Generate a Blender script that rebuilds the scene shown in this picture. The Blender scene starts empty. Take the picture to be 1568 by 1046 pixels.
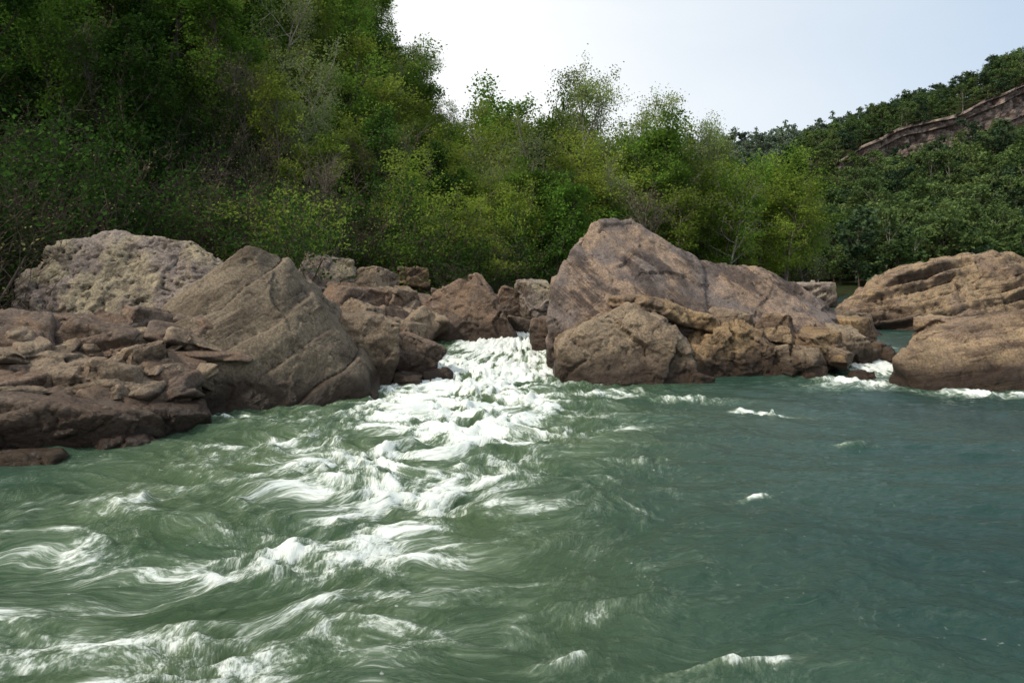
import bpy, bmesh, math, random
import numpy as np
from mathutils import Vector, Matrix, Euler

scene = bpy.context.scene
R = math.radians
# ------------------------------------------------------------------ noise
_r = np.random.RandomState(7)
PERM = np.concatenate([_r.permutation(256)]*3)
G3 = _r.normal(size=(256,3)); G3 /= np.linalg.norm(G3,axis=1)[:,None]
def pn3(p):
    p = np.asarray(p,dtype=np.float64)
    pi = np.floor(p).astype(np.int64); f = p-pi; pi &= 255
    w = f*f*f*(f*(f*6-15)+10)
    out = np.zeros(len(p))
    for i in (0,1):
        for j in (0,1):
            for k in (0,1):
                h = PERM[PERM[PERM[(pi[:,0]+i)&255]+((pi[:,1]+j)&255)]+((pi[:,2]+k)&255)]
                g = G3[h]
                d = g[:,0]*(f[:,0]-i)+g[:,1]*(f[:,1]-j)+g[:,2]*(f[:,2]-k)
                wt = (w[:,0] if i else 1-w[:,0])*(w[:,1] if j else 1-w[:,1])*(w[:,2] if k else 1-w[:,2])
                out += d*wt
    return out*1.5
def fbm(p,o=4,g=0.5,l=2.03):
    a=1;s=0;q=np.array(p,dtype=np.float64)
    for i in range(o):
        s = s + a*pn3(q+i*17.3); a*=g; q=q*l
    return s
def n2(x,y,z=0.0,o=1,g=0.5):
    p = np.stack([x,y,np.full_like(x,z)],axis=1)
    return fbm(p,o,g)
def sstep(a,b,x):
    t=np.clip((x-a)/(b-a),0,1); return t*t*(3-2*t)

# ------------------------------------------------------------------ node helpers
def newmat(name):
    m = bpy.data.materials.new(name); m.use_nodes=True
    nt=m.node_tree; nt.nodes.clear()
    return m,nt,nt.nodes,nt.links
def N(nt,t,**kw):
    n = nt.nodes.new(t)
    for k,v in kw.items(): setattr(n,k,v)
    return n
def mixc(nt,fac,a,b,blend='MIX'):
    n = N(nt,'ShaderNodeMix',data_type='RGBA',blend_type=blend)
    for s,v in ((n.inputs[0],fac),(n.inputs[6],a),(n.inputs[7],b)):
        if isinstance(v,(int,float)): s.default_value=v
        elif isinstance(v,tuple): s.default_value=(v[0],v[1],v[2],1)
        else: nt.links.new(v,s)
    return n.outputs[2]
def mth(nt,op,a,b=None,c=None,clamp=False):
    n = N(nt,'ShaderNodeMath',operation=op); n.use_clamp=clamp
    for i,v in enumerate((a,b,c)):
        if v is None: continue
        if isinstance(v,(int,float)): n.inputs[i].default_value=v
        else: nt.links.new(v,n.inputs[i])
    return n.outputs[0]
def mapr(nt,v,a,b,c=0.0,d=1.0,smooth=True):
    n = N(nt,'ShaderNodeMapRange')
    if smooth: n.interpolation_type='SMOOTHSTEP'
    nt.links.new(v,n.inputs[0])
    for i,q in enumerate((a,b,c,d)): n.inputs[i+1].default_value=q
    return n.outputs[0]
def noise(nt,vec,scale,detail=4,rough=0.55,dist=0.0):
    n = N(nt,'ShaderNodeTexNoise')
    if vec is not None: nt.links.new(vec,n.inputs['Vector'])
    n.inputs['Scale'].default_value=scale; n.inputs['Detail'].default_value=detail
    n.inputs['Roughness'].default_value=rough; n.inputs['Distortion'].default_value=dist
    return n.outputs[0]
def mapping(nt,vec,rot=(0,0,0),sc=(1,1,1)):
    """rotate first, then stretch"""
    m = N(nt,'ShaderNodeMapping'); m.vector_type='TEXTURE'; nt.links.new(vec,m.inputs[0])
    m.inputs['Rotation'].default_value=rot; m.inputs['Scale'].default_value=tuple(1/s for s in sc)
    return m.outputs[0]

# ------------------------------------------------------------------ materials
def rock_mat(name, ca, cb, cc, rot=(0,0,0), strata=0.5, lichen=0.3, sf=2.2, stain=0.7, rim=0.3):
    m,nt,nd,lk = newmat(name)
    geo = N(nt,'ShaderNodeNewGeometry'); pos=geo.outputs['Position']
    big = noise(nt,pos,0.5,5,0.6,0.3)
    med = noise(nt,pos,2.1,9,0.70)
    fine= noise(nt,pos,19,6,0.75)
    sm = mapping(nt,pos,rot,(0.28,0.28,sf))
    st = noise(nt,sm,1.0,8,0.66,0.15)
    msk= mapr(nt,noise(nt,pos,0.7,3,0.5),0.38,0.58,0.2,1.0)
    col = mixc(nt,mapr(nt,big,0.44,0.56),ca,cb)
    col = mixc(nt,mapr(nt,med,0.5,0.70,0,0.8),col,cc)
    sfac = mth(nt,'MULTIPLY',mapr(nt,st,0.48,0.56,0,strata),msk)
    col = mixc(nt,sfac,col,(ca[0]*0.38,ca[1]*0.35,ca[2]*0.34))
    spk = mapr(nt,fine,0.3,0.7,0.52,1.42)
    mul = N(nt,'ShaderNodeVectorMath',operation='SCALE'); lk.new(col,mul.inputs[0]); lk.new(spk,mul.inputs['Scale'])
    col = mul.outputs[0]
    li = noise(nt,pos,4.5,10,0.8)
    col = mixc(nt,mapr(nt,li,0.575,0.63,0,lichen),col,(0.38,0.355,0.30))
    dk = noise(nt,mapping(nt,pos,(0,0,0),(1.2,1.2,0.6)),1.1,10,0.77)
    col = mixc(nt,mapr(nt,dk,0.51,0.64,0,stain),col,(0.045,0.032,0.026))
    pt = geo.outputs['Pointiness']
    col = mixc(nt,mapr(nt,pt,0.43,0.495,0.9,0.0),col,(0.014,0.010,0.008))  # crevice shade painted into the colour where the surface is concave
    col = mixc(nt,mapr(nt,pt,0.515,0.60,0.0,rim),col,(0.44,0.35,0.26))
    sep = N(nt,'ShaderNodeSeparateXYZ'); lk.new(pos,sep.inputs[0])
    zz = mth(nt,'ADD',sep.outputs[2],mth(nt,'MULTIPLY',mth(nt,'ADD',med,big),-0.9))
    rise = mapr(nt,sep.outputs[1],20.5,28,0,0.8)
    zz = mth(nt,'SUBTRACT',zz,rise)
    wet = mapr(nt,zz,-0.65,0.25,1,0)
    col = mixc(nt,mth(nt,'MULTIPLY',wet,0.9),col,(0.030,0.017,0.010))
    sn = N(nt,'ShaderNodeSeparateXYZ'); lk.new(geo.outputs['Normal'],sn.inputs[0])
    col = mixc(nt,mapr(nt,sn.outputs[2],-0.5,0.30,0.7,0.0),col,(0.050,0.034,0.025))  # steep and downward faces painted darker, as shaded sides and undersides
    b = N(nt,'ShaderNodeBsdfPrincipled')
    lk.new(col,b.inputs['Base Color'])
    lk.new(mapr(nt,wet,0,1,0.9,0.3),b.inputs['Roughness'])
    b.inputs['Specular IOR Level'].default_value=0.3
    bh = mth(nt,'ADD',mth(nt,'MULTIPLY',fine,0.5),mth(nt,'ADD',mth(nt,'MULTIPLY',med,1.7),mth(nt,'MULTIPLY',mth(nt,'MULTIPLY',st,msk),1.8)))
    bp = N(nt,'ShaderNodeBump'); bp.inputs['Strength'].default_value=1.0; bp.inputs['Distance'].default_value=0.09
    lk.new(bh,bp.inputs['Height']); lk.new(bp.outputs[0],b.inputs['Normal'])
    o = N(nt,'ShaderNodeOutputMaterial'); lk.new(b.outputs[0],o.inputs[0])
    return m
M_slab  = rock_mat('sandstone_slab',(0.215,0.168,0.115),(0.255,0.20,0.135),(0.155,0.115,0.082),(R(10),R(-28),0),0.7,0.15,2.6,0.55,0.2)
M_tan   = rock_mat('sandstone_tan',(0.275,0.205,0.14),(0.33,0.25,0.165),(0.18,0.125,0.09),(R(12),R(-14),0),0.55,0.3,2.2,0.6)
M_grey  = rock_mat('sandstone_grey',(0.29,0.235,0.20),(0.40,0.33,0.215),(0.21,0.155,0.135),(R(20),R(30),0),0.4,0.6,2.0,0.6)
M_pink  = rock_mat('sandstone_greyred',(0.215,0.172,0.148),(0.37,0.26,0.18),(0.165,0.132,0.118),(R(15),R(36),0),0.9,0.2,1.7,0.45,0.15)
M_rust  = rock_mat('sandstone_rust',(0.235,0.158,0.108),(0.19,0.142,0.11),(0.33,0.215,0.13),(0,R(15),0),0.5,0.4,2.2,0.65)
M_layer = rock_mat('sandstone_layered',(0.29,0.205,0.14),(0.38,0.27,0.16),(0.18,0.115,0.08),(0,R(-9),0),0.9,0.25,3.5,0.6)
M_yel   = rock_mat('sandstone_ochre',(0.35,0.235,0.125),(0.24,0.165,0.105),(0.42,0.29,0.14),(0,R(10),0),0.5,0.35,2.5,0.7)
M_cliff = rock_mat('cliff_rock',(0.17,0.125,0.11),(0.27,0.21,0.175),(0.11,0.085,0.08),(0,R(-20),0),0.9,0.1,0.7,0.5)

def leaf_mat(name, c1, c2, c3, tr=0.35):
    m,nt,nd,lk = newmat(name)
    oi = N(nt,'ShaderNodeObjectInfo'); geo=N(nt,'ShaderNodeNewGeometry')
    col = mixc(nt,oi.outputs['Random'],c1,c2)
    col = mixc(nt,mapr(nt,geo.outputs['Random Per Island'],0.3,1.0,0,0.7),col,c3)
    wn = noise(nt,geo.outputs['Position'],0.11,3,0.5)
    sc = mapr(nt,wn,0.3,0.7,0.6,1.4)
    mul = N(nt,'ShaderNodeVectorMath',operation='SCALE'); lk.new(col,mul.inputs[0]); lk.new(sc,mul.inputs['Scale'])
    d = N(nt,'ShaderNodeBsdfDiffuse'); t=N(nt,'ShaderNodeBsdfTranslucent')
    lk.new(mul.outputs[0],d.inputs[0]); lk.new(mul.outputs[0],t.inputs[0])
    mx=N(nt,'ShaderNodeMixShader'); mx.inputs[0].default_value=tr
    lk.new(d.outputs[0],mx.inputs[1]); lk.new(t.outputs[0],mx.inputs[2])
    o=N(nt,'ShaderNodeOutputMaterial'); lk.new(mx.outputs[0],o.inputs[0])
    return m
def bark_mat(name,c1,c2):
    m,nt,nd,lk = newmat(name)
    geo=N(nt,'ShaderNodeNewGeometry')
    v=mapping(nt,geo.outputs['Position'],(0,0,0),(4,4,1))
    n=noise(nt,v,2,3,0.6)
    col=mixc(nt,mapr(nt,n,0.35,0.65),c1,c2)
    b=N(nt,'ShaderNodeBsdfDiffuse'); lk.new(col,b.inputs[0])
    o=N(nt,'ShaderNodeOutputMaterial'); lk.new(b.outputs[0],o.inputs[0])
    return m
L_yel  = leaf_mat('leaves_yellow_green',(0.24,0.30,0.042),(0.155,0.25,0.036),(0.29,0.34,0.07),0.45)
L_mid  = leaf_mat('leaves_mid_green',(0.085,0.175,0.026),(0.16,0.245,0.04),(0.075,0.165,0.026),0.38)
L_dark = leaf_mat('leaves_dark_green',(0.022,0.055,0.013),(0.048,0.10,0.020),(0.05,0.10,0.018),0.25)
L_pale = leaf_mat('leaves_pale_green',(0.24,0.29,0.11),(0.19,0.26,0.08),(0.30,0.34,0.15),0.42)
L_bud  = leaf_mat('buds_reddish',(0.22,0.20,0.09),(0.20,0.20,0.07),(0.24,0.24,0.11),0.3)
L_far1 = leaf_mat('leaves_far_green',(0.080,0.135,0.045),(0.15,0.20,0.065),(0.10,0.155,0.055),0.3)  # far foliage: some grey-blue air haze tinted into the leaf colour
L_far2 = leaf_mat('leaves_far_dark',(0.042,0.077,0.044),(0.07,0.11,0.05),(0.055,0.09,0.045),0.25)  # same haze tint in the darker far foliage
L_haze = leaf_mat('leaves_distant_hazed',(0.13,0.175,0.12),(0.15,0.19,0.12),(0.115,0.155,0.115),0.25)  # ridge foliage: air haze painted in as a pale grey-green leaf colour
B_dark = bark_mat('bark_dark',(0.06,0.048,0.038),(0.12,0.095,0.075))
B_pale = bark_mat('bark_pale',(0.36,0.33,0.28),(0.20,0.18,0.15))
B_twig = bark_mat('bark_grey_twigs',(0.20,0.165,0.14),(0.12,0.095,0.08))

def ground_mat():
    m,nt,nd,lk = newmat('forest_floor')
    geo=N(nt,'ShaderNodeNewGeometry'); pos=geo.outputs['Position']
    a=noise(nt,pos,0.35,8,0.65); b_=noise(nt,pos,4,8,0.7)
    col=mixc(nt,mapr(nt,a,0.4,0.6),(0.030,0.030,0.016),(0.028,0.045,0.016))
    col=mixc(nt,mapr(nt,b_,0.4,0.7,0,0.5),col,(0.055,0.045,0.028))
    b=N(nt,'ShaderNodeBsdfPrincipled'); lk.new(col,b.inputs['Base Color']); b.inputs['Roughness'].default_value=1
    b.inputs['Specular IOR Level'].default_value=0.0
    bp=N(nt,'ShaderNodeBump'); bp.inputs['Distance'].default_value=0.2; lk.new(b_,bp.inputs['Height']); lk.new(bp.outputs[0],b.inputs['Normal'])
    o=N(nt,'ShaderNodeOutputMaterial'); lk.new(b.outputs[0],o.inputs[0])
    return m
M_ground=ground_mat()

# ------------------------------------------------------------------ mesh helpers
def link(o): scene.collection.objects.link(o); return o
def grid_mesh(name,xs,ys,zf):
    X,Y=np.meshgrid(xs,ys); x=X.ravel(); y=Y.ravel(); z=zf(x,y)
    nx=len(xs); ny=len(ys)
    me=bpy.data.meshes.new(name)
    me.vertices.add(nx*ny); me.vertices.foreach_set('co',np.stack([x,y,z],1).ravel())
    i=np.arange(nx*ny).reshape(ny,nx)
    q=np.stack([i[:-1,:-1],i[:-1,1:],i[1:,1:],i[1:,:-1]],-1).reshape(-1,4)
    nf=len(q)
    me.loops.add(nf*4); me.loops.foreach_set('vertex_index',q.ravel())
    me.polygons.add(nf); me.polygons.foreach_set('loop_start',np.arange(nf)*4)
    me.polygons.foreach_set('loop_total',np.full(nf,4))
    me.update(); me.polygons.foreach_set('use_smooth',np.ones(nf,dtype=bool))
    return me,x,y,z
def axis(*segs):
    out=[]
    for a,b,s in segs:
        n=max(1,int(round((b-a)/s))); out+=list(np.linspace(a,b,n,endpoint=False))
    out.append(segs[-1][1]); return np.array(out)

# ------------------------------------------------------------------ terrain
SX=[-400,-60,-22,-16,-12.5,-9,-6,-3.5,-1.2,0.6,6,15,30,50,80,400]
SY=[-40,-5,4,9,13.5,17.5,20,23.5,28,36,42,48,62,100,114,114]
RX=[-400,40,80,110,177,260,400,1500]
RZ=[0,0,24,46,72,104,125,125]
def hR(x): return np.interp(x,RX,RZ)
def T(x,y):
    x=np.asarray(x,float); y=np.asarray(y,float)
    d=y-np.interp(x,SX,SY)
    z=-1.6+2.7*sstep(-1.5,2.5,d)+0.9*sstep(2,16,d)+0.035*np.clip(d-10,0,60)*sstep(60,25,x)
    a=12+(-9-x)*1.22
    rise=np.where(a>30,a,30*np.log1p(np.exp(np.clip((a-6)/8,-30,30)))/np.log1p(np.exp(3.0)))
    z=z+np.minimum(rise,120)*sstep(10,94,d)**0.85*sstep(-10,20,y)*sstep(50,20,x)
    t=(y-114)/121.0
    g=np.interp(t,[0,0.3,0.86,0.89,1,1.5],[0,0.22,0.77,0.93,1.0,1.0])
    zr=z+np.where(d>0,hR(x)*g,0)
    far=74-0.05*np.clip(x-200,0,400)
    k=sstep(300,420,y)*sstep(0,120,x)*sstep(420,300,x)
    z=zr*(1-k)+far*k
    p=np.stack([x*0.06,y*0.06,0*x],1) if x.ndim else np.array([[x*0.06,y*0.06,0]])
    n=fbm(p,4)
    if not x.ndim: n=n[0]
    return z+n*(0.3+2.0*sstep(25,60,d)*sstep(45,80,y))*sstep(0,4,d)
xs=axis((-1500,-200,60),(-200,-50,6),(-50,50,1.0),(50,260,3),(260,500,15),(500,1500,80))
ys=axis((-300,0,30),(0,70,1.0),(70,240,2),(240,500,10),(500,1800,80))
me,_,_,_=grid_mesh('ground',xs,ys,T); me.materials.append(M_ground)
link(bpy.data.objects.new('ground',me))

# ------------------------------------------------------------------ water
def water_fields(x,y):
    base=0.88*sstep(19.3,27.8,y)
    YY=[3,5,6,7.5,10,14,17,21,25,27.6,31]
    xc=np.interp(y,YY,[-3.7,-3.1,-2.8,-2.2,-1.7,-1.0,-0.85,-1.0,-0.4,0.6,1.2])
    w =np.interp(y,YY,[3.2,2.9,2.7,2.5,2.6,2.8,3.0,3.1,2.4,1.4,1.2])
    I =np.interp(y,YY,[0.72,0.74,0.76,0.78,0.90,1.12,1.42,1.65,1.8,1.75,0.5])
    wx=n2(x*0.45,y*0.45,3.3,2); wy=n2(x*0.45,y*0.45,9.1,2)
    E=I*np.exp(-np.abs((x-xc+0.9*wx)/w)**2.6)
    broad=np.exp(-np.abs((x-xc+0.9)/(w*2.0))**3)*sstep(31,26,y)
    E=np.maximum(E,(0.53+0.06*sstep(8,14,y))*broad)
    def blob(cx,cy,sx,sy,ang=0,i=1.0):
        c,s=math.cos(ang),math.sin(ang); xx=x+0.35*wx; yy=y+0.35*wy; a=(xx-cx)*c+(yy-cy)*s; b=-(xx-cx)*s+(yy-cy)*c
        return i*np.exp(-(a/sx)**2-(b/sy)**2)
    for q in ((10.0,19.9,1.9,1.1,0,1.1),(11.8,22.0,1.1,2.0,-0.5,1.4),(12.9,25.2,1.0,2.2,-0.3,1.3),(13.0,17.9,2.4,0.5,-0.25,1.1),(15.5,17.2,1.8,0.4,-0.25,0.95),
              (5.6,15.4,1.0,0.4,-0.3,1.1),(4.4,17.0,1.4,0.4,-0.1,0.85),(2.6,18.2,1.6,0.7,0,0.85),
              (1.65,5.22,0.65,0.09,0.25,1.05),(1.6,9.0,0.5,0.12,-0.8,0.75),(0.7,6.1,0.45,0.15,0.8,0.8),(0.4,5.3,0.7,0.16,0.5,0.8),
              (2.2,11.3,0.7,0.16,0.7,0.75),(1.9,13.8,1.5,0.6,0.4,0.82),(0.2,8.6,1.2,0.4,0.5,0.78),(6.5,12.5,0.5,0.12,0,0.62),(3.4,9.3,0.35,0.10,0.3,0.65),
              (-4.2,12.5,2.0,1.0,0.2,0.82),(-6.3,14.7,1.4,0.3,0.45,0.85),(-5.2,9.0,1.8,0.8,0.3,0.72),(-1.6,9.6,1.3,0.5,0.1,1.02),(-2.5,7.4,0.9,0.35,-0.5,1.0),(-2.6,6.2,1.1,0.35,0.1,1.0)):
        E=np.maximum(E,blob(*q))
    dx=x-0.6+0.035*np.clip(14-y,0,30)**2; dy=28.5-y; r=np.hypot(dx,dy); th=np.arctan2(dx,np.maximum(dy,0.01))
    u=r+0.6*wx; v=th*12+0.9*wy
    rid=lambda a,b,z: 1-2*np.abs(n2(a,b,z,3,0.5))
    turb=np.clip(E*1.1,0,1.2)*(1-0.45*sstep(18,23,y))*(1-0.30*sstep(10,6,y))
    r1=rid(u*0.8,v*0.5,1.1); r2=rid(u*1.9,v*1.2,4.7)
    m1=n2(u*2.4,v*2.2,6.1,4,0.6)
    far=sstep(60,30,y)
    h=turb*(0.13*(r1-0.4)+0.065*(r2-0.4)+0.10*m1)
    sx_=x+1.5*n2(x*0.13,y*0.13,40.,2); sy_=y+1.8*n2(x*0.13,y*0.13,50.,2)
    h=h+far*(0.085*n2(sx_*0.33,sy_*1.0,2.2,2)+0.040*n2(sx_*1.2,sy_*2.3,5.2,4,0.55)+0.006*n2(x*7,y*9,8.2,2))
    s1=n2(u*1.6,v*2.6,12.1,5,0.66)
    clump=n2(x*0.55,y*0.7,31.0,2)
    foam=E*(0.68+0.50*s1+0.46*clump+0.20*(r1-0.45)+0.22*(r2-0.45)+0.15*m1)
    return base+h,foam,np.clip(broad*0.85+E*0.35,0,1),u,v
xs=axis((-900,-60,60),(-60,-14,1.2),(-14,-7.5,0.08),(-7.5,6,0.036),(6,18,0.07),(18,60,0.8),(60,300,15),(300,900,100))
ys=axis((-200,0,12),(0,3.4,0.3),(3.4,9,0.028),(9,16,0.045),(16,30,0.07),(30,60,0.6),(60,300,12))
cache={}
def wz(x,y):
    z,f,b,u,v=water_fields(x,y); cache['d']=(f,b,u,v); return z
me,wxx,wyy,_=grid_mesh('river_water',xs,ys,wz)
f,b,u,v=cache['d']
for nm,arr in (('foam',f),('turb',b)):
    a=me.attributes.new(nm,'FLOAT','POINT'); a.data.foreach_set('value',arr.astype(np.float32))
a=me.attributes.new('flowco','FLOAT_VECTOR','POINT'); a.data.foreach_set('vector',np.stack([u,v,0*u],1).astype(np.float32).ravel())
def water_mat():
    m,nt,nd,lk=newmat('river_water')
    A=lambda n: N(nt,'ShaderNodeAttribute',attribute_name=n)
    fo=A('foam').outputs['Fac']; tu=A('turb').outputs['Fac']; fc=A('flowco').outputs['Vector']
    geo=N(nt,'ShaderNodeNewGeometry'); pos=geo.outputs['Position']
    f1=noise(nt,mapping(nt,fc,(0,0,0),(0.65,1.4,1)),6.5,9,0.76,0.1)
    f2=noise(nt,mapping(nt,fc,(0,0,0),(0.5,1.6,1)),28,4,0.7,0.0)
    f3=noise(nt,mapping(nt,pos,(0,0,0),(1,1,1)),11,4,0.6,0.0)
    s=mth(nt,'ADD',fo,mth(nt,'MULTIPLY',mth(nt,'SUBTRACT',f1,0.5),1.5))
    s=mth(nt,'ADD',s,mth(nt,'MULTIPLY',mth(nt,'SUBTRACT',f2,0.5),0.95))
    s0=s
    foam=mapr(nt,s,0.47,0.98,0,1)
    fl=mth(nt,'MULTIPLY',mapr(nt,f3,0.66,0.74),mapr(nt,noise(nt,pos,0.8,3,0.6),0.45,0.65,0.0,0.8))
    foam=mth(nt,'MAXIMUM',foam,mth(nt,'MULTIPLY',fl,mapr(nt,tu,0.0,0.5,0.25,0.8)))
    haze=mapr(nt,s,0.10,0.85,0,0.40)
    big=noise(nt,pos,0.22,3,0.5)
    calm=mixc(nt,mapr(nt,big,0.35,0.65),(0.015,0.044,0.034),(0.025,0.060,0.044))
    milky=mixc(nt,mapr(nt,big,0.35,0.65),(0.046,0.088,0.045),(0.070,0.110,0.050))
    col=mixc(nt,tu,calm,milky)
    col=mixc(nt,haze,col,(0.40,0.49,0.35))
    b=N(nt,'ShaderNodeBsdfPrincipled'); lk.new(col,b.inputs['Base Color'])
    lk.new(mapr(nt,tu,0,1,0.11,0.24),b.inputs['Roughness']); b.inputs['IOR'].default_value=1.33
    lk.new(mapr(nt,tu,0,1,0.40,0.28),b.inputs['Specular IOR Level'])
    rn=noise(nt,mapping(nt,pos,(0,0,R(15)),(1,1.7,1)),5.5,6,0.62,0.2)
    bp=N(nt,'ShaderNodeBump'); bp.inputs['Distance'].default_value=0.055; bp.inputs['Strength'].default_value=0.8
    lk.new(mth(nt,'ADD',rn,mth(nt,'MULTIPLY',mth(nt,'ADD',f1,mth(nt,'MULTIPLY',f2,0.35)),mapr(nt,tu,0,1,0.05,1.0))),bp.inputs['Height']); lk.new(bp.outputs[0],b.inputs['Normal'])
    w=N(nt,'ShaderNodeBsdfDiffuse')
    w.inputs[0].default_value=(0.84,0.88,0.82,1)
    bp2=N(nt,'ShaderNodeBump'); bp2.inputs['Distance'].default_value=0.04; bp2.inputs['Strength'].default_value=0.7
    lk.new(s0,bp2.inputs['Height']); lk.new(bp2.outputs[0],w.inputs['Normal'])
    mx=N(nt,'ShaderNodeMixShader'); lk.new(foam,mx.inputs[0]); lk.new(b.outputs[0],mx.inputs[1]); lk.new(w.outputs[0],mx.inputs[2])
    o=N(nt,'ShaderNodeOutputMaterial'); lk.new(mx.outputs[0],o.inputs[0])
    return m
me.materials.append(water_mat())
link(bpy.data.objects.new('river_water',me))

# ------------------------------------------------------------------ rocks
def hull_bm(bm,pts):
    vs=[bm.verts.new(p) for p in pts]
    r=bmesh.ops.convex_hull(bm,input=vs)
    bad=[g for g in set(r['geom_interior']+r['geom_unused']) if isinstance(g,bmesh.types.BMVert)]
    if bad: bmesh.ops.delete(bm,geom=bad,context='VERTS')
def remesh(bm,voxel,smooth):
    me=bpy.data.meshes.new('tmp'); bm.to_mesh(me); bm.free()
    o=bpy.data.objects.new('tmp',me); link(o)
    md=o.modifiers.new('r','REMESH'); md.mode='VOXEL'; md.voxel_size=voxel
    if smooth:
        ms=o.modifiers.new('s','SMOOTH'); ms.iterations=smooth; ms.factor=0.5
    bpy.context.view_layer.update()
    dg=bpy.context.evaluated_depsgraph_get()
    m2=bpy.data.meshes.new_from_object(o.evaluated_get(dg))
    bpy.data.objects.remove(o); bpy.data.meshes.remove(me)
    return m2
def facets(q,s,cell):
    """piecewise-planar chipping: nearest jittered cell gives each patch its own tilt and depth"""
    g=q/cell; gi=np.floor(g); best=np.full(len(q),9e9); out=np.zeros(len(q))
    for i in (-1,0,1):
        for j in (-1,0,1):
            for k in (-1,0,1):
                c=gi+np.array([i,j,k]); h=(c*np.array([12.99,78.23,37.72])).sum(1)+s*1.31
                j1=np.modf(np.abs(np.sin(h)*43758.5))[0]; j2=np.modf(np.abs(np.sin(h+1.7)*24634.6))[0]; j3=np.modf(np.abs(np.sin(h+4.1)*13579.7))[0]
                ctr=c+np.stack([j1,j2,j3],1); dd=g-ctr; d2=(dd*dd).sum(1)
                val=(j2-0.5)*0.7+dd[:,0]*(j1-0.5)*1.3+dd[:,1]*(j3-0.5)*1.3+dd[:,2]*(j2-0.5)*1.3
                m=d2<best; best=np.where(m,d2,best); out=np.where(m,val,out)
    return out
def displace(me,bed=(0,0,1),amp=0.16,ledge=0.07,lf=2.2,crack=0.10,seed=0,fine=0.02,pits=0.0,chip=0.06,cell=0.9,chip2=0.4):
    n=len(me.vertices); co=np.empty(n*3); me.vertices.foreach_get('co',co); co=co.reshape(-1,3)
    nr=np.empty(n*3); me.vertex_normals.foreach_get('vector',nr); nr=nr.reshape(-1,3)
    bed=np.array(bed,float); bed/=np.linalg.norm(bed)
    s=seed*3.7; q=co
    d=amp*fbm(q*0.5+s,3)+amp*0.25*np.abs(fbm(q*1.5+s+9,3))
    qw=q+0.18*np.stack([fbm(q*1.1+s,2),fbm(q*1.1+s+7,2),fbm(q*1.1+s+13,2)],1)
    d+=chip*facets(qw,seed,cell)
    if chip2: d+=chip*chip2*facets(qw,seed+5,cell*0.4)
    t=(q@bed)*lf+0.35*fbm(q*0.35+s+5,2)
    fr=t-np.floor(t)
    hard=pn3(np.stack([np.floor(t)*1.7+s,0*t+0.5,0*t+0.3],1))*1.6
    saw=(sstep(0,0.75,fr)-sstep(0.90,1.0,fr))
    d+=ledge*(saw-0.4)*np.clip(0.6+hard+1.0*fbm(q*0.5+s+44,2),0,2)*(1-np.abs(nr@bed)*0.7)
    cr=np.abs(fbm(q*0.5+s+31,3)); d-=crack*sstep(0.035,0.0,cr)
    cr=np.abs(fbm(q*1.3+s+51,2)); d-=crack*0.3*sstep(0.035,0.0,cr)
    if pits: d-=pits*sstep(0.05,0.6,fbm(q*1.9+s+90,4,0.65))
    d+=fine*fbm(q*5+s,4,0.65)
    co=co+nr*d[:,None]
    me.vertices.foreach_set('co',co.ravel())
    me.polygons.foreach_set('use_smooth',np.ones(len(me.polygons),dtype=bool)); me.update()
def rock(name,hulls,mat,voxel=0.07,smooth=3,**kw):
    bm=bmesh.new()
    for h in hulls: hull_bm(bm,h)
    me=remesh(bm,voxel,smooth); displace(me,**kw)
    me.name=name; me.materials.clear(); me.materials.append(mat)
    return link(bpy.data.objects.new(name,me))
rng=random.Random(11)
def box_pts(c,s,rot=(0,0,0),seed=0,taper=0.25,cut=0.3,extra=2):
    rr=random.Random(seed); M=Euler([R(a) for a in rot]).to_matrix(); P=[]
    for sx in (-1,1):
        for sy in (-1,1):
            for sz in (-1,1):
                k=1-(taper*rr.random() if sz>0 else 0)
                v=Vector((sx*s[0]/2*k*(1-0.45*rr.random()),sy*s[1]/2*k*(1-0.45*rr.random()),sz*s[2]/2*(1-cut*rr.random())))
                P.append(Vector(c)+M@v)
    for i in range(extra):
        a=rr.random()*6.28; v=Vector((math.cos(a)*s[0]/2,math.sin(a)*s[1]/2,(rr.random()-0.5)*s[2]*0.6)); P.append(Vector(c)+M@v)
    return [tuple(p) for p in P]

rock('slab_boulder',[[(-7.0,18,3.95),(-7.6,18,3.5),(-8.9,17,2.2),(-6.3,18.5,3.75),(-5.55,18.5,2.75),(-5.05,18.3,2.1),(-3.85,18,0.6),(-8.3,15.9,1.1),
   (-7.3,15.3,0.2),(-7.2,15.3,-0.6),(-5.4,16,-0.6),(-3.5,17.7,-0.6),(-3.6,17.7,0.1),(-5.4,16.9,1.7),(-8,21.5,2.5),(-6,22,2.5),(-4,21,0.4),(-9.2,20,1.3),(-9,20,-0.6),(-4,21,-0.6)]],
   M_slab,0.042,1,bed=(-0.42,-0.25,0.85),amp=0.08,ledge=0.17,lf=1.0,crack=0.02,seed=1,fine=0.015,chip=0.09,cell=1.3)
rock('grey_boulder',[[(-14.6,20,2.7),(-13.8,20.3,4.0),(-12.2,21,4.45),(-9.8,21,4.25),(-8.8,21,3.45),(-12.1,19,1.35),(-14,19.5,1.2),(-9,19,1.0),(-14,25,3),(-9,25,2.5),
   (-11.5,25,4),(-14.5,20,-0.4),(-8.6,19.3,-0.4),(-14,25,-0.4),(-8.6,25,-0.4)]],M_grey,0.05,1,bed=(0.5,-0.6,0.5),amp=0.14,ledge=0.10,lf=1.6,crack=0.04,seed=2,fine=0.03,pits=0.07,chip=0.16,cell=1.2)
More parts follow.
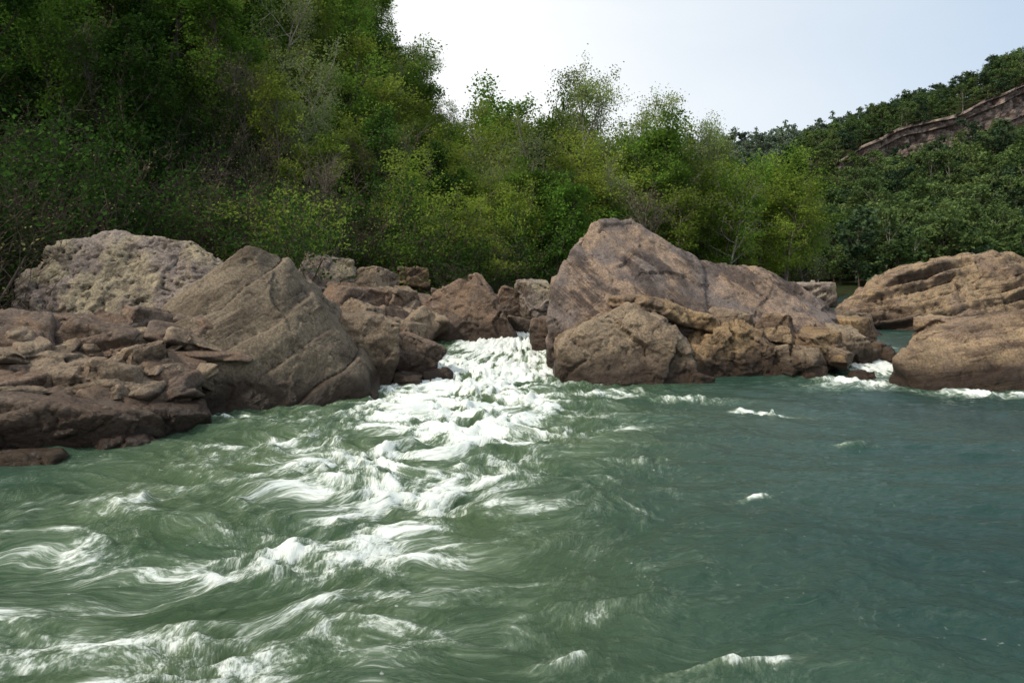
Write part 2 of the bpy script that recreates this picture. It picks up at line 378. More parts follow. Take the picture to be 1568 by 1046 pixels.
rock('large_boulder',[
  [(2.8,24,5.1),(4.3,24.5,5.22),(5.2,24.6,4.7),(2.0,23,3.9),(1.25,22,2.6),(1.1,21.8,1.3),(1.2,21.8,-0.6),(6.8,24.5,3.75),(6.4,22,1.9),(7.4,22.3,-0.6),(3.0,21.3,1.7),
   (2.5,27,3.7),(6,28,3),(1.5,27,-0.6),(8,28,-0.6)],
  [(6.4,24.8,3.85),(7.5,25,3.65),(9.2,25,3.5),(9.8,25,3.0),(12.2,25,1.7),(6.5,22.3,1.9),(10,22.9,1.3),(12.2,23.6,0.8),(6.5,28,2.5),(12,28,1),(6,22,-0.6),(12.0,23.8,-0.6),(12.0,28,-0.6)]],
  M_pink,0.05,1,bed=(0.62,-0.3,0.72),amp=0.13,ledge=0.15,lf=0.8,crack=0.02,seed=3,fine=0.015,chip=0.13,cell=1.6)
rock('waterside_boulder',[[(1.4,20,1.1),(2.25,20.2,1.75),(3.5,20.8,2.35),(4.85,20.3,1.65),(5.4,20,0.5),(1.35,20,-0.5),(3,19.4,-0.5),(5.5,19.7,-0.5),(1.5,22.5,1.2),(5.5,22.5,1.5),(1.5,22.5,-0.5),(5.7,22.5,-0.5)]],
  M_tan,0.042,1,bed=(0.5,-0.3,0.8),amp=0.12,ledge=0.13,lf=1.2,crack=0.03,seed=4,chip=0.16,cell=1.1)
rock('waterside_boulder',[[(5.6,20.8,0.9),(6.2,21,1.35),(7.0,21.2,1.5),(8.2,21,1.0),(8.7,21,0.2),(5.6,20.6,-0.5),(8.8,20.8,-0.5),(5.8,23,1.3),(8.3,23,1.3),(8.8,23,-0.5)]],
  M_yel,0.042,0,bed=(0.3,-0.3,0.9),amp=0.12,ledge=0.12,lf=1.8,crack=0.04,seed=5,chip=0.2,cell=0.8)
rock('capping_ledge',[box_pts((4.6,21.6,2.15),(2.3,1.5,0.5),(8,14,10),3),box_pts((5.9,21.9,1.75),(2.0,1.4,0.6),(0,16,-12),4),box_pts((3.6,21.5,2.35),(1.0,0.9,0.35),(0,-5,30),5)],
  M_yel,0.04,0,bed=(0.1,-0.1,1),amp=0.07,ledge=0.06,lf=4,crack=0.03,seed=6,chip=0.08,cell=0.6)
rock('smooth_boulder',[[(10.9,19.3,0.9),(12.2,20,1.4),(15.1,20,2.15),(18,20.3,2.4),(11.3,18.7,0.1),(11.2,18.7,-0.5),(13.8,18.2,-0.5),(19,17.5,-0.5),(20,18,1.5),(14.6,24,1.3),(20,24,1.8),(14,24,-0.5),(21,24,-0.5),(11.3,20.5,-0.5)]],
  M_layer,0.055,3,bed=(-0.2,-0.1,1),amp=0.14,ledge=0.14,lf=1.3,crack=0.03,seed=7,chip=0.08,cell=1.2)
rock('layered_boulder',[[(15.0,30,1.7),(17,30.3,3.2),(18.9,30.6,3.85),(21.9,31,4.25),(25,31,4.0),(17.8,29,1.2),(16,29,-0.6),(28,29,-0.6),(28,30,3),(15,34,-0.6),(28,36,-0.6),(16,35,1),(19,35,3.4),(25,36,4)]],
  M_layer,0.065,0,bed=(-0.25,0.0,1),amp=0.20,ledge=0.50,lf=2.2,crack=0.04,seed=8,chip=0.16,cell=1.0)
rock('triangular_boulder',[[(-3.7,26,2.0),(-2.1,26.4,3.15),(-1.2,26.4,3.25),(-0.6,26,2.25),(0.2,25.8,0.75),(-3.3,25.6,0.6),(-3.5,25.8,0),(0.3,25.6,0),(-3.2,29,2),(0,29,1),(-3.4,29,0),(0.2,29,0)]],
  M_rust,0.05,0,bed=(0.3,-0.2,0.9),amp=0.10,ledge=0.08,lf=1.3,crack=0.03,seed=9,chip=0.14,cell=1.1)
mid=[
 ((-4.6,20.3,0.95),(2.1,2.2,2.4),(0,10,15),M_tan),((-7.9,28.5,3.0),(2.9,2.5,2.2),(0,8,10),M_grey),((-3.9,23.2,1.15),(2.0,1.8,1.2),(0,12,-15),M_tan),
 ((-3.2,21.4,0.55),(1.7,1.5,1.6),(0,28,10),M_rust),((-3.0,20.0,0.05),(1.1,0.8,0.55),(0,5,0),M_rust),((1.2,30.5,2.2),(1.8,1.6,1.9),(0,-10,20),M_grey),
 ((-6.0,25.5,2.0),(2.3,2,1.7),(0,15,30),M_rust),((-4.7,27.6,2.0),(2.0,1.8,1.5),(10,0,50),M_tan),((0.3,28.6,1.05),(1.3,1.5,0.9),(0,8,5),M_tan),((-0.1,31,1.9),(1.5,1.5,1.6),(0,20,15),M_rust),
 ((-4.9,34,3.2),(2.0,1.5,1.0),(0,5,10),M_yel),((-3.2,36,3.4),(2.4,1.5,1.1),(0,-8,-10),M_grey),((-6.4,31,2.8),(2.2,2,1.6),(0,12,70),M_tan),((-1.9,32,2.0),(1.8,1.6,1.4),(0,-12,40),M_tan),
 ((-5.2,23.0,1.6),(1.7,1.6,1.5),(10,15,60),M_tan),((-2.8,30,2.0),(1.6,1.6,1.2),(0,12,80),M_rust),
 ((9.7,22.0,0.75),(1.7,1.6,1.4),(0,-10,30),M_yel),((11.2,22.9,0.75),(1.6,1.5,1.3),(10,8,0),M_tan),((8.6,22.3,1.35),(1.5,1.2,1.1),(0,20,60),M_layer),((12.2,24.6,1.0),(1.7,1.5,1.4),(0,0,20),M_yel),
 ((10.6,20.6,0.1),(0.8,0.6,0.45),(0,0,0),M_rust),((13.6,27.5,1.2),(2.4,1.8,1.2),(0,10,20),M_tan),((7.2,22.4,1.7),(1.4,1.0,0.7),(0,14,0),M_tan),((14.6,23.2,1.3),(1.4,1.2,1.0),(0,-8,30),M_layer),
 ((12.8,35,2.1),(2.4,2,1.6),(0,6,10),M_grey),((16,37,2.2),(3,2,1.6),(0,-6,10),M_grey),((1.0,24.6,0.9),(0.8,1.0,1.6),(0,0,0),M_rust),
 ((-2.4,20.6,0.05),(0.9,0.7,0.5),(0,0,40),M_rust),((5.5,20.0,0.05),(0.8,0.6,0.5),(0,10,10),M_yel),((9.2,20.9,0.1),(0.9,0.7,0.6),(0,0,10),M_tan)]
for i,(c,s,r,m) in enumerate(mid):
    rock('boulder',[box_pts(c,(s[0]*1.12,s[1]*1.12,s[2]*1.05),r,100+i,0.4,0.3,2)],m,max(0.036,max(s)*0.02),0,bed=(rng.uniform(-.4,.4),rng.uniform(-.4,.4),1),amp=0.08,ledge=0.07,lf=1.6,crack=0.03,seed=20+i,chip=0.12,cell=0.9,chip2=0.25)
def shelf(name,hs,mat,seed,**k):
    rock(name,hs,mat,0.036,0,bed=(-0.25,-0.1,1),amp=0.06,ledge=0.16,lf=2.4,crack=0.04,seed=seed,chip=0.09,cell=0.9,chip2=0.2,**k)
shelf('rock_shelf',[box_pts((-8.6,12.9,0.35),(3.9,2.4,1.0),(0,10,12),31),box_pts((-10.6,13.0,0.6),(3.3,2.8,1.3),(0,4,-8),32),box_pts((-7.3,14.1,0.2),(2.1,1.9,0.9),(0,12,-20),33)],M_rust,41)
shelf('rock_shelf',[box_pts((-8.7,14.3,0.85),(3.2,1.9,0.8),(5,14,5),34),box_pts((-10.7,15,1.0),(3.4,2.4,1.1),(0,6,10),35),box_pts((-8.0,15.0,1.3),(1.3,1.2,0.7),(0,-14,40),36)],M_tan,42)
shelf('rock_shelf',[box_pts((-9.4,15.9,1.6),(2.6,1.9,1.0),(8,18,0),37),box_pts((-11.5,17,1.6),(3.6,2.6,1.3),(0,8,20),38),box_pts((-8.9,16.6,2.0),(1.3,1.2,0.7),(0,8,50),39)],M_rust,43)
rock('waterline_rock',[box_pts((-8.1,11.3,0.0),(1.7,0.9,0.42),(0,0,10),51)],M_yel,0.04,2,amp=0.06,ledge=0.03,seed=44)
rock('waterline_rock',[box_pts((-7.1,12.5,0.0),(1.5,0.8,0.45),(0,8,30),52)],M_rust,0.04,2,amp=0.06,ledge=0.03,seed=45)

def rubble(name,places,mat,seed,flat=(0.3,0.6)):
    vars_=[]
    for i in range(9):
        bm=bmesh.new(); rr=random.Random(seed*10+i)
        hull_bm(bm,box_pts((0,0,0),(1.25,1.0,rr.uniform(*flat)),(0,0,0),seed*10+i,0.4,0.3,2))
        m=remesh(bm,0.031,0); displace(m,bed=(0.1,0.1,1),amp=0.06,ledge=0.03,lf=5,crack=0.015,seed=seed+i,fine=0.012,chip=0.05,cell=0.5,chip2=0.0)
        n=len(m.vertices); co=np.empty(n*3); m.vertices.foreach_get('co',co)
        lv=np.empty(len(m.loops),dtype=np.int64); m.loops.foreach_get('vertex_index',lv)
        vars_.append((co.reshape(-1,3),lv.reshape(-1,4))); bpy.data.meshes.remove(m)
    V=[];F=[];off=0; rr=random.Random(seed)
    for (x,y,z,s) in places:
        co,q=vars_[rr.randrange(9)]
        M=np.array(Euler((rr.uniform(-.4,.4),rr.uniform(-.25,.6),rr.uniform(0,6.28))).to_matrix())
        V.append((co*s*np.array([rr.uniform(.8,1.2),1,rr.uniform(.7,1.3)]))@M.T+np.array([x,y,z])); F.append(q+off); off+=len(co)
    V=np.concatenate(V);F=np.concatenate(F)
    me=bpy.data.meshes.new(name); me.vertices.add(len(V)); me.vertices.foreach_set('co',V.ravel())
    me.loops.add(len(F)*4); me.loops.foreach_set('vertex_index',F.ravel())
    me.polygons.add(len(F)); me.polygons.foreach_set('loop_start',np.arange(len(F))*4); me.polygons.foreach_set('loop_total',np.full(len(F),4))
    me.update(); me.polygons.foreach_set('use_smooth',np.ones(len(F),dtype=bool)); me.materials.append(mat)
    return link(bpy.data.objects.new(name,me))
def scatter(n,x0,x1,y0,y1,s0,s1,seed,dmin=-0.5,dmax=14):
    rr=random.Random(seed); out=[]
    while len(out)<n:
        x=rr.uniform(x0,x1); y=rr.uniform(y0,y1); d=y-float(np.interp(x,SX,SY))
        if d<dmin or d>dmax: continue
        s=s0+(s1-s0)*rr.random()**2.2
        out.append((x,y,float(T(x,y))+0.10*s,s))
    return out
rubble('bank_rubble',scatter(200,-9,2.5,18,38,0.4,1.9,1),M_tan,3,(0.5,0.85))
rubble('bank_rubble',scatter(110,-9,8,20,44,0.5,2.2,2),M_rust,4,(0.5,0.85))
p=[]; rr=random.Random(77)
for i in range(200):
    x=rr.uniform(-12.5,-6.9); y=rr.uniform(11.7,17.8)
    d=y-(11.9+ (x+9.0)*0.75)
    if d<0 or d>4.8: continue
    p.append((x,y,0.0+0.36*d+rr.uniform(0,0.3),0.35+1.4*rr.random()**1.7))
rubble('shelf_rubble',p[::2],M_rust,5,(0.25,0.5)); rubble('shelf_rubble',p[1::2],M_tan,8,(0.25,0.5))
p=[]
for i in range(120):
    x=rr.uniform(5.2,13.0); y=rr.uniform(20.9,24.2)
    if x>10.4 and y<22.5: continue
    h=1.6-0.13*(x-5.2); p.append((x,y,h*0.55*min(1,(y-20.2)/1.5)+rr.uniform(0,.3),rr.uniform(0.3,0.95)))
rubble('bar_rubble',p[::2],M_yel,6,(0.5,0.8)); rubble('bar_rubble',p[1::2],M_tan,7,(0.5,0.8))

def cliff(name,dz0,dz1,yy,x0,x1):
    xs=np.arange(x0,x1,0.45); n=34
    V=[];F=[]
    top=T(xs,np.full_like(xs,232.0))-3.5
    k=np.ones(15)/15; top=np.convolve(np.pad(top,7,mode='edge'),k,'valid')
    for j in range(n+1):
        t=j/n; x=xs
        z=top+dz0+(dz1-dz0)*t
        P=np.stack([x,np.full_like(x,yy),z],1)
        ver=pn3(np.stack([x*0.28,0*x,0*x+4.4+np.floor(t*4)*0.35],1)); blk=np.floor(5*ver)/5
        ledge={0:0.0,1:0.9,2:0.2,3:1.5}[min(3,int(t*4))]
        off=0.7*fbm(P*0.4,4)+1.5*blk+ledge+1.3*(t>0.93)
        P[:,1]-=off; P[:,1]+=t*2.0; P[:,2]+=0.5*pn3(np.stack([x*0.12,0*x,0*x+t*6],1)); V.append(P)
    m=len(xs); V=np.concatenate(V)
    for j in range(n):
        for i in range(m-1): F.append((j*m+i,j*m+i+1,(j+1)*m+i+1,(j+1)*m+i))
    me=bpy.data.meshes.new(name); me.from_pydata(V.tolist(),[],F); me.materials.append(M_cliff); me.update()
    return link(bpy.data.objects.new(name,me))
cliff('sandstone_cliff',-12,1.2,217.0,104,240)

# ------------------------------------------------------------------ trees
class MB:
    def __init__(s): s.V=[];s.F=[];s.M=[];s.n=0
    def tube(s,P,Rr,sides,mi=0):
        P=np.array(P);k=len(P);rings=[]
        for i in range(k):
            t=P[min(i+1,k-1)]-P[max(i-1,0)]; t=t/(np.linalg.norm(t)+1e-9)
            a=np.cross(t,[0.3,1,0.1]); a/=np.linalg.norm(a)+1e-9; b=np.cross(t,a)
            an=np.arange(sides)*2*math.pi/sides
            rings.append(P[i]+Rr[i]*(np.cos(an)[:,None]*a+np.sin(an)[:,None]*b))
        s.V+= [tuple(v) for r in rings for v in r]
        for i in range(k-1):
            for j in range(sides):
                j2=(j+1)%sides; o=s.n
                s.F.append((o+i*sides+j,o+i*sides+j2,o+(i+1)*sides+j2,o+(i+1)*sides+j)); s.M.append(mi)
        s.n+=k*sides
def grow(p,d,L,k,up,rs,jit):
    P=[np.array(p)]; d=np.array(d,float); d/=np.linalg.norm(d)
    for i in range(k):
        d=d+rs.normal(size=3)*jit+np.array([0,0,up]); d/=np.linalg.norm(d); P.append(P[-1]+d*L/k)
    return P
def tree(name,seed,H=10,W=3.0,cb=0.25,tr=0.14,nl=16,leaves=6000,ls=0.20,clump=0.38,bark=None,leaf=None,lean=0,stems=1,ns=6,nt_=4,top=0.75,twr=0.012,leafup=0.4):
    rs=np.random.RandomState(seed); B=MB(); tips=[]
    for st in range(stems):
        base=np.array([rs.normal()*0.15*(stems>1),rs.normal()*0.15*(stems>1),-0.4])
        d0=np.array([lean+rs.normal()*0.04+(rs.normal()*0.35 if stems>1 else 0),rs.normal()*0.04+(rs.normal()*0.35 if stems>1 else 0),1])
        Tk=grow(base,d0,H*0.97+0.4,9,0.03,rs,0.06); k=len(Tk)
        rad=[tr*(1-i/(k-1))**0.8+0.02 for i in range(k)]; B.tube(Tk,rad,6)
        for i in range(nl):
            f=cb+(0.97-cb)*(i+rs.rand()*0.8)/nl
            idx=f*(k-1); a=int(idx); q=Tk[a]+(Tk[min(a+1,k-1)]-Tk[a])*(idx-a)
            g=(f-cb)/(1-cb); prof=(math.sin(math.pi*min(1,(g*0.72+0.22)))**0.8)*(0.75+0.5*rs.rand())
            az=i*2.4+rs.rand()*0.9; el=0.35+0.7*g*top/0.75+rs.normal()*0.1
            L=W*prof/math.cos(min(el,1.1))*0.95
            dd=np.array([math.cos(az)*math.cos(el),math.sin(az)*math.cos(el),math.sin(el)])
            lb=grow(q,dd,L,5,0.07,rs,0.13); r0=min(tr*0.45,0.03+L*0.016)
            B.tube(lb,[r0*(1-j/5.5) for j in range(6)],4)
            for s_ in range(ns):
                h=0.25+0.75*(s_+rs.rand())/ns; ii=min(4,int(h*5)); q2=lb[ii]+(lb[ii+1]-lb[ii])*(h*5-ii if h<1 else 1)
                d2=(lb[ii+1]-lb[ii]); d2/=np.linalg.norm(d2); d2=d2+rs.normal(size=3)*0.75
                L2=L*(0.30+0.25*rs.rand()); sb=grow(q2,d2,L2,3,0.08,rs,0.18)
                B.tube(sb,[r0*0.35,r0*0.28,r0*0.2,twr],3)
                tips.append(sb[-1]); tips.append(sb[2])
                for t_ in range(nt_):
                    q3=sb[1+rs.randint(3)]; d3=(sb[3]-sb[0])/L2+rs.normal(size=3)*0.7
                    tw=grow(q3,d3,L2*0.6,2,0.1,rs,0.15); B.tube(tw,[twr,twr*0.8,twr*0.5],3)
                    tips.append(tw[-1]); tips.append(tw[1])
    V=np.array(B.V);F=B.F;M=B.M
    tips=np.array(tips)
    wgt=0.3+rs.rand(len(tips))**2; wgt/=wgt.sum()
    c=tips[rs.choice(len(tips),leaves,p=wgt)]+rs.normal(size=(leaves,3))*clump*np.array([1,1,0.6])
    nrm=rs.normal(size=(leaves,3)); nrm[:,2]=np.abs(nrm[:,2])+leafup; nrm/=np.linalg.norm(nrm,axis=1)[:,None]
    a=np.cross(nrm,rs.normal(size=(leaves,3))); a/=np.linalg.norm(a,axis=1)[:,None]; b=np.cross(nrm,a)
    s=(ls*(0.55+0.9*rs.rand(leaves)))[:,None]
    Q=np.stack([c-a*s*0.6,c+b*s*0.36+nrm*s*.1,c+a*s*0.6,c-b*s*0.36],1).reshape(-1,3)
    o=len(V); V=np.concatenate([V,Q])
    fi=(np.arange(leaves*4)+o).reshape(-1,4)
    F=np.concatenate([np.array(F),fi]); M=np.concatenate([np.array(M),np.ones(leaves,int)])
    me=bpy.data.meshes.new(name); me.vertices.add(len(V)); me.vertices.foreach_set('co',V.ravel())
    me.loops.add(len(F)*4); me.loops.foreach_set('vertex_index',F.ravel().astype(np.int32))
    me.polygons.add(len(F)); me.polygons.foreach_set('loop_start',np.arange(len(F))*4); me.polygons.foreach_set('loop_total',np.full(len(F),4))
    me.materials.append(bark or B_dark); me.materials.append(leaf or L_mid)
    me.polygons.foreach_set('material_index',M.astype(np.int32)); me.update(); me.validate()
    return me
TM={}
TM['mid1']=tree('t_mid1',1,10,2.5,0.25,0.13,14,6500,0.18,0.36,B_dark,L_mid,nt_=2)
TM['mid2']=tree('t_mid2',2,11,2.3,0.35,0.14,13,6000,0.18,0.33,B_dark,L_mid,nt_=2)
TM['yel1']=tree('t_yel1',3,10,2.5,0.25,0.12,14,7500,0.16,0.38,B_twig,L_yel,nt_=2)
TM['yel2']=tree('t_yel2',4,9,2.3,0.28,0.11,13,6000,0.155,0.34,B_twig,L_yel,nt_=2)
TM['dark1']=tree('t_dark1',5,11,2.2,0.15,0.15,18,6000,0.20,0.33,B_dark,L_dark,nt_=2)
TM['dark2']=tree('t_dark2',6,9,2.6,0.15,0.14,16,6000,0.20,0.36,B_dark,L_dark,nt_=2)
TM['pale1']=tree('t_pale1',7,10,2.5,0.25,0.12,15,4800,0.13,0.32,B_pale,L_pale,nt_=3)
TM['bare1']=tree('t_bare1',8,9.5,2.6,0.2,0.11,20,1500,0.11,0.15,B_twig,L_bud,ns=8,nt_=5,top=1.0)
TM['bare2']=tree('t_bare2',9,8,2.3,0.15,0.09,18,1200,0.11,0.15,B_twig,L_bud,ns=8,nt_=5,top=1.1)
TM['tall1']=tree('t_tall1',10,17,3.4,0.50,0.24,15,12000,0.16,0.46,B_pale,L_pale,ns=6,nt_=3)
TM['tall2']=tree('t_tall2',12,16,3.4,0.45,0.24,14,10500,0.16,0.44,B_pale,L_pale,ns=6,nt_=3)
TM['young']=tree('t_young',13,4.8,2.1,0.15,0.05,14,3400,0.12,0.22,B_twig,L_yel,ns=5,nt_=3,top=0.5)
TM['shrub1']=tree('t_shrub1',14,2.6,1.5,0.1,0.03,8,2200,0.10,0.20,B_twig,L_yel,stems=3,ns=4,nt_=2)
TM['shrub2']=tree('t_shrub2',15,2.6,1.6,0.1,0.03,8,2600,0.11,0.23,B_dark,L_dark,stems=3,ns=4,nt_=2)
TM['shrub3']=tree('t_shrub3',16,2.6,1.5,0.1,0.03,9,500,0.07,0.12,B_dark,L_bud,stems=4,ns=6,nt_=3,twr=0.008)
TM['shrub4']=tree('t_shrub4',17,2.6,1.5,0.1,0.03,8,2200,0.10,0.22,B_dark,L_mid,stems=3,ns=4,nt_=2)
TM['lean']=tree('t_lean',18,12,3.0,0.4,0.14,14,4200,0.15,0.32,B_pale,L_yel,lean=0.3)
TM['far1']=tree('t_far1',21,9,3.0,0.15,0.14,13,1700,0.5,0.42,B_dark,L_far1,ns=3,nt_=0)
TM['far2']=tree('t_far2',22,9,2.8,0.15,0.14,13,1700,0.5,0.42,B_dark,L_far2,ns=3,nt_=0)
TM['far3']=tree('t_far3',23,10,2.6,0.2,0.14,13,1200,0.42,0.38,B_pale,L_far1,ns=3,nt_=0)
TM['haze1']=tree('t_haze1',24,9,3.4,0.1,0.14,12,900,0.8,0.5,B_pale,L_haze,ns=3,nt_=0)

def mass(name,kinds,pts):
    """one object; its points carry instanced trees"""
    col=bpy.data.collections.new(name+'_kinds')
    for i,k in enumerate(kinds):
        col.objects.link(bpy.data.objects.new('%s_kind_%02d'%(name,i),TM[k]))
    me=bpy.data.meshes.new(name); me.vertices.add(len(pts))
    P=np.array([p[:3] for p in pts]); me.vertices.foreach_set('co',P.ravel())
    for nm,i,ty in (('rz',3,'FLOAT'),('sx',4,'FLOAT'),('sz',5,'FLOAT'),('kind',6,'INT')):
        a=me.attributes.new(nm,ty,'POINT'); a.data.foreach_set('value',[p[i] for p in pts])
    ob=link(bpy.data.objects.new(name,me))
    ng=bpy.data.node_groups.new(name,'GeometryNodeTree')
    ng.interface.new_socket('Geometry',in_out='INPUT',socket_type='NodeSocketGeometry')
    ng.interface.new_socket('Geometry',in_out='OUTPUT',socket_type='NodeSocketGeometry')
    gi=ng.nodes.new('NodeGroupInput'); go=ng.nodes.new('NodeGroupOutput')
    ip=ng.nodes.new('GeometryNodeInstanceOnPoints'); ci=ng.nodes.new('GeometryNodeCollectionInfo')
    ci.inputs['Collection'].default_value=col; ci.inputs['Separate Children'].default_value=True; ci.inputs['Reset Children'].default_value=True
    def att(nm,ty):
        n=ng.nodes.new('GeometryNodeInputNamedAttribute'); n.data_type=ty; n.inputs['Name'].default_value=nm; return n.outputs['Attribute']
    cr=ng.nodes.new('ShaderNodeCombineXYZ'); cs=ng.nodes.new('ShaderNodeCombineXYZ'); L=ng.links
    L.new(att('rz','FLOAT'),cr.inputs[2]); s=att('sx','FLOAT'); L.new(s,cs.inputs[0]); L.new(s,cs.inputs[1]); L.new(att('sz','FLOAT'),cs.inputs[2])
    L.new(gi.outputs[0],ip.inputs['Points']); L.new(ci.outputs[0],ip.inputs['Instance']); ip.inputs['Pick Instance'].default_value=True
    L.new(att('kind','INT'),ip.inputs['Instance Index']); L.new(cr.outputs[0],ip.inputs['Rotation']); L.new(cs.outputs[0],ip.inputs['Scale'])
    L.new(ip.outputs[0],go.inputs[0])
    md=ob.modifiers.new('instances','NODES'); md.node_group=ng
    return ob
def fill(n,test,box,mind,weights,s0,s1,seed,sink=0.2,sfun=None):
    rs=np.random.RandomState(seed); out=[]; cells={}; tries=0
    while len(out)<n and tries<n*40:
        tries+=1
        x=rs.uniform(box[0],box[1]); y=rs.uniform(box[2],box[3])
        if not test(x,y): continue
        c=(int(x//mind),int(y//mind)); ok=True
        for i in (-1,0,1):
            for j in (-1,0,1):
                for q in cells.get((c[0]+i,c[1]+j),[]):
                    if (q[0]-x)**2+(q[1]-y)**2<mind*mind: ok=False
        if not ok: continue
        cells.setdefault(c,[]).append((x,y))
        w=np.array(weights(x,y),float); w/=w.sum(); k=int(rs.choice(len(w),p=w))
        s=rs.uniform(s0,s1)*(sfun(x,y) if sfun else 1); out.append([x,y,0,rs.uniform(0,6.28),s*rs.uniform(0.9,1.15),s*rs.uniform(0.9,1.15),k])
    P=np.array([o[:2] for o in out]); z=T(P[:,0],P[:,1])
    for o,zz in zip(out,z): o[2]=zz-sink
    return out
dist=lambda x,y: y-float(np.interp(x,SX,SY))
kL=['mid1','mid2','yel1','yel2','dark1','dark2','pale1','bare1']
def wL(x,y):
    a=x/max(y,1)
    if a<-0.55: return (4,3,0.6,0.5,9,8,0.3,0.4)
    if a<-0.40: return (5,4,2.2,1.8,4.5,4.5,0.5,0.6)
    if y>88: return (4,4,2.5,1.5,6,5,0.8,0.5)
    return (3.5,3.5,7,6,1.2,0.9,2.2,0.6)
def tL(x,y):
    if y<32 or x/y<-0.86 or x/y>0.0 or y>125: return False
    return dist(x,y)>15 and (y>41 or x<-18)
mass('hillside_forest',kL,fill(640,tL,(-110,2,32,125),3.1,wL,0.75,1.2,1,0.2,lambda x,y:(0.72+0.28*min(1,(y-32)/35))*(0.84 if -0.16<x/y else 1.0)))
def tC(x,y):
    d=dist(x,y); return d>6 and y>44 and x/y>-0.03 and x/y<0.49 and x<34
mass('riverside_forest',kL,fill(250,tC,(-3,36,44,85),2.8,lambda x,y:(4,4,5,4,1.8,1.4,3,0.8),0.85,1.15,2,0.2,
     lambda x,y: (0.70+0.56*min(1,max(0,(y-46)/18)))*(1-0.14*min(1,max(0,(x-6)/16)))))
kS=['shrub1','shrub2','shrub3','shrub4']
def tS(x,y):
    d=dist(x,y)
    if x/y<-0.88 or x/y>0.6: return False
    if x<-14.5 and y>18: return d>8 and d<34
    if x<-8.5: return y>27.5 and d>6 and d<36
    return d>8 and d<18 and y>34
mass('undergrowth',kS,fill(420,tS,(-45,45,15,80),1.4,lambda x,y:(2.0,4,1.8,3) if x>-12 else (0.05,6,4,1.0),0.6,1.35,3))
def tR(x,y):
    if x/y<0.42 or x/y>0.80: return False
    t=(y-114)/121.0
    return y>116 and not(0.74<t<0.885) and y<262
mass('far_hill_forest',['far1','far2','far3'],fill(1200,tR,(48,212,116,262),4.0,lambda x,y:(5,2.4,2.4),0.65,1.2,4,0.2,lambda x,y:0.8 if y>220 else 1.0))
def tF(x,y): return 0.26<x/y<0.60
mass('distant_ridge_forest',['haze1'],fill(520,tF,(70,270,262,450),6.5,lambda x,y:(1,),0.8,1.5,5,0.2,lambda x,y:0.6+0.4*min(1,(y-262)/120)))

def put(name,kind,x,y,s=1.0,sz=None,rz=0,dz=0):
    o=bpy.data.objects.new(name,TM[kind]); o.location=(x,y,float(T(x,y))-0.1+dz)
    o.scale=(s,s,sz or s); o.rotation_euler=(0,0,rz); return link(o)
put('tall_tree','tall1',6.4,60,0.85,1.04,0.5); put('tall_tree','tall2',12.2,62,0.90,1.0,2); put('tall_tree','tall2',19.6,62,0.75,0.9,4)
put('tall_tree','tall1',-20.5,98,0.9,0.95,3); put('tall_tree','tall1',-13.4,98,0.8,0.9,1)
put('round_tree','mid1',2.6,62,0.85,1.5,1)
put('green_tree','mid2',3.7,50,0.9,0.8,1); put('green_tree','mid1',-14,52,1.0,0.95,2); put('green_tree','mid1',-28,50,1.1,1.1,3); put('green_tree','mid2',-27,43,0.9,1.0,4)
put('bare_tree','bare1',-7.3,44.5,0.9,0.85,0); put('bare_tree','bare2',-10.2,37,0.75,0.65,1); put('bare_tree','bare1',-16.5,44,0.8,0.8,2)
put('bare_tree','bare2',-22,36,0.8,0.75,3); put('bare_tree','bare1',9.2,52,0.8,0.75,3)
put('leafing_tree','pale1',-12.8,45,0.9,0.9,0); put('leafing_tree','pale1',8,55,0.95,0.9,2); put('leafing_tree','pale1',-1.0,49,0.85,0.8,4); put('leafing_tree','pale1',-19,54,1.0,1.1,4)
put('young_tree','young',-3.9,36.5,1.05,1.0,0); put('young_tree','young',-1.9,37,0.95,0.85,2); put('young_tree','young',-6.2,38,0.9,0.8,4); put('young_tree','young',-12.4,35,0.7,0.6,1)
put('leaning_tree','lean',16.5,55,0.85,0.8,0)
put('yellow_green_tree','yel1',-19,62,1.2,1.15,1); put('yellow_green_tree','yel1',24,60,0.95,0.9,2); put('yellow_green_tree','yel2',-14,60,1.2,1.3,3)

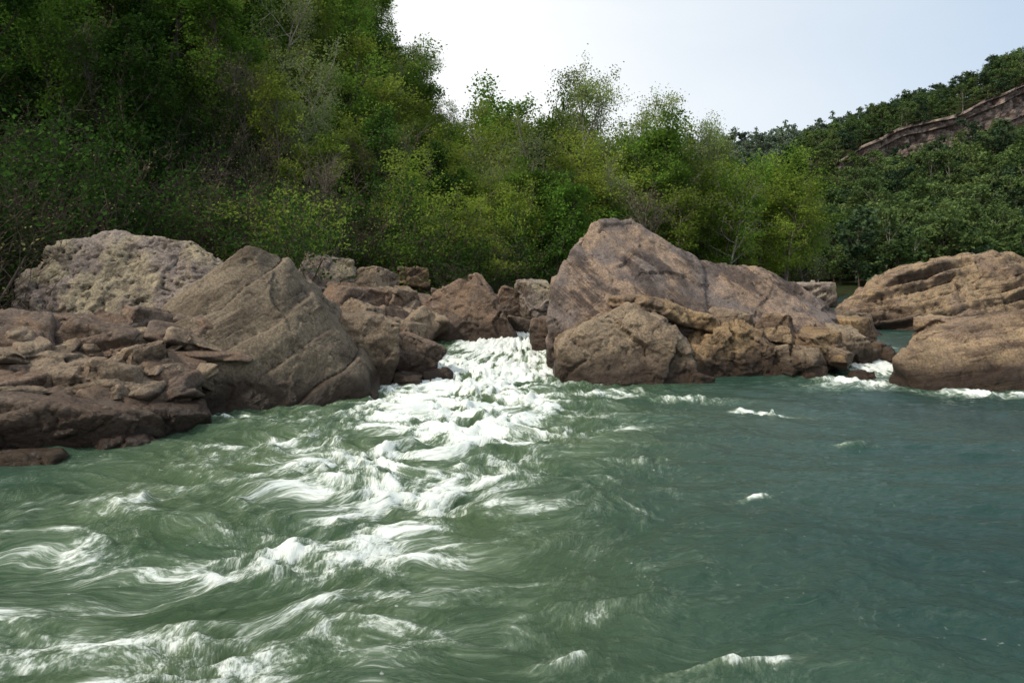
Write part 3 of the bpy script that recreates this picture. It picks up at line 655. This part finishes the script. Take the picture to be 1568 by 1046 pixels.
# ------------------------------------------------------------------ sky and sun
SUN_EL=48; SUN_DIR=Vector((-0.85,-0.35,0)).normalized()
w=bpy.data.worlds.new('World'); scene.world=w; w.use_nodes=True; nt=w.node_tree; nt.nodes.clear()
sky=N(nt,'ShaderNodeTexSky',sky_type='NISHITA'); sky.sun_disc=False
sky.sun_elevation=R(SUN_EL); sky.sun_rotation=math.atan2(SUN_DIR.x,SUN_DIR.y); sky.dust_density=2; sky.air_density=1.0
tc=N(nt,'ShaderNodeTexCoord'); sep=N(nt,'ShaderNodeSeparateXYZ'); nt.links.new(tc.outputs['Generated'],sep.inputs[0])
cl=noise(nt,mapping(nt,tc.outputs['Generated'],(0,0,0),(1,1,3)),1.6,5,0.55,0.3)
fac=mth(nt,'ADD',mapr(nt,mth(nt,'ADD',sep.outputs[0],mth(nt,'MULTIPLY',sep.outputs[2],0.4)),0.14,0.72,1.0,0.15,False),mth(nt,'MULTIPLY',mth(nt,'SUBTRACT',cl,0.5),0.35),clamp=True)
skyb=mixc(nt,0.65,sky.outputs[0],(5.2,6.9,8.8))
colr=mixc(nt,fac,skyb,(9.2,9.4,9.5))
bg=N(nt,'ShaderNodeBackground'); nt.links.new(colr,bg.inputs[0]); bg.inputs[1].default_value=0.112
wo=N(nt,'ShaderNodeOutputWorld'); nt.links.new(bg.outputs[0],wo.inputs[0])
sl=bpy.data.lights.new('sun','SUN'); sl.energy=3.0; sl.angle=R(4); sl.color=(1,0.92,0.80)
so=link(bpy.data.objects.new('sun',sl))
dirv=-(SUN_DIR*math.cos(R(SUN_EL))+Vector((0,0,math.sin(R(SUN_EL)))))
so.rotation_euler=dirv.to_track_quat('-Z','Y').to_euler(); so.location=(-40,-20,60)

# ------------------------------------------------------------------ camera
cam=bpy.data.cameras.new('camera'); co=link(bpy.data.objects.new('camera',cam))
co.location=(0,0,3.0); co.rotation_euler=(R(90),0,0); cam.lens=23.9; cam.sensor_width=36; cam.shift_y=-0.059
cam.clip_start=0.1; cam.clip_end=4000
scene.camera=co
scene.view_settings.view_transform='Standard'; scene.view_settings.look='None'; scene.view_settings.exposure=0
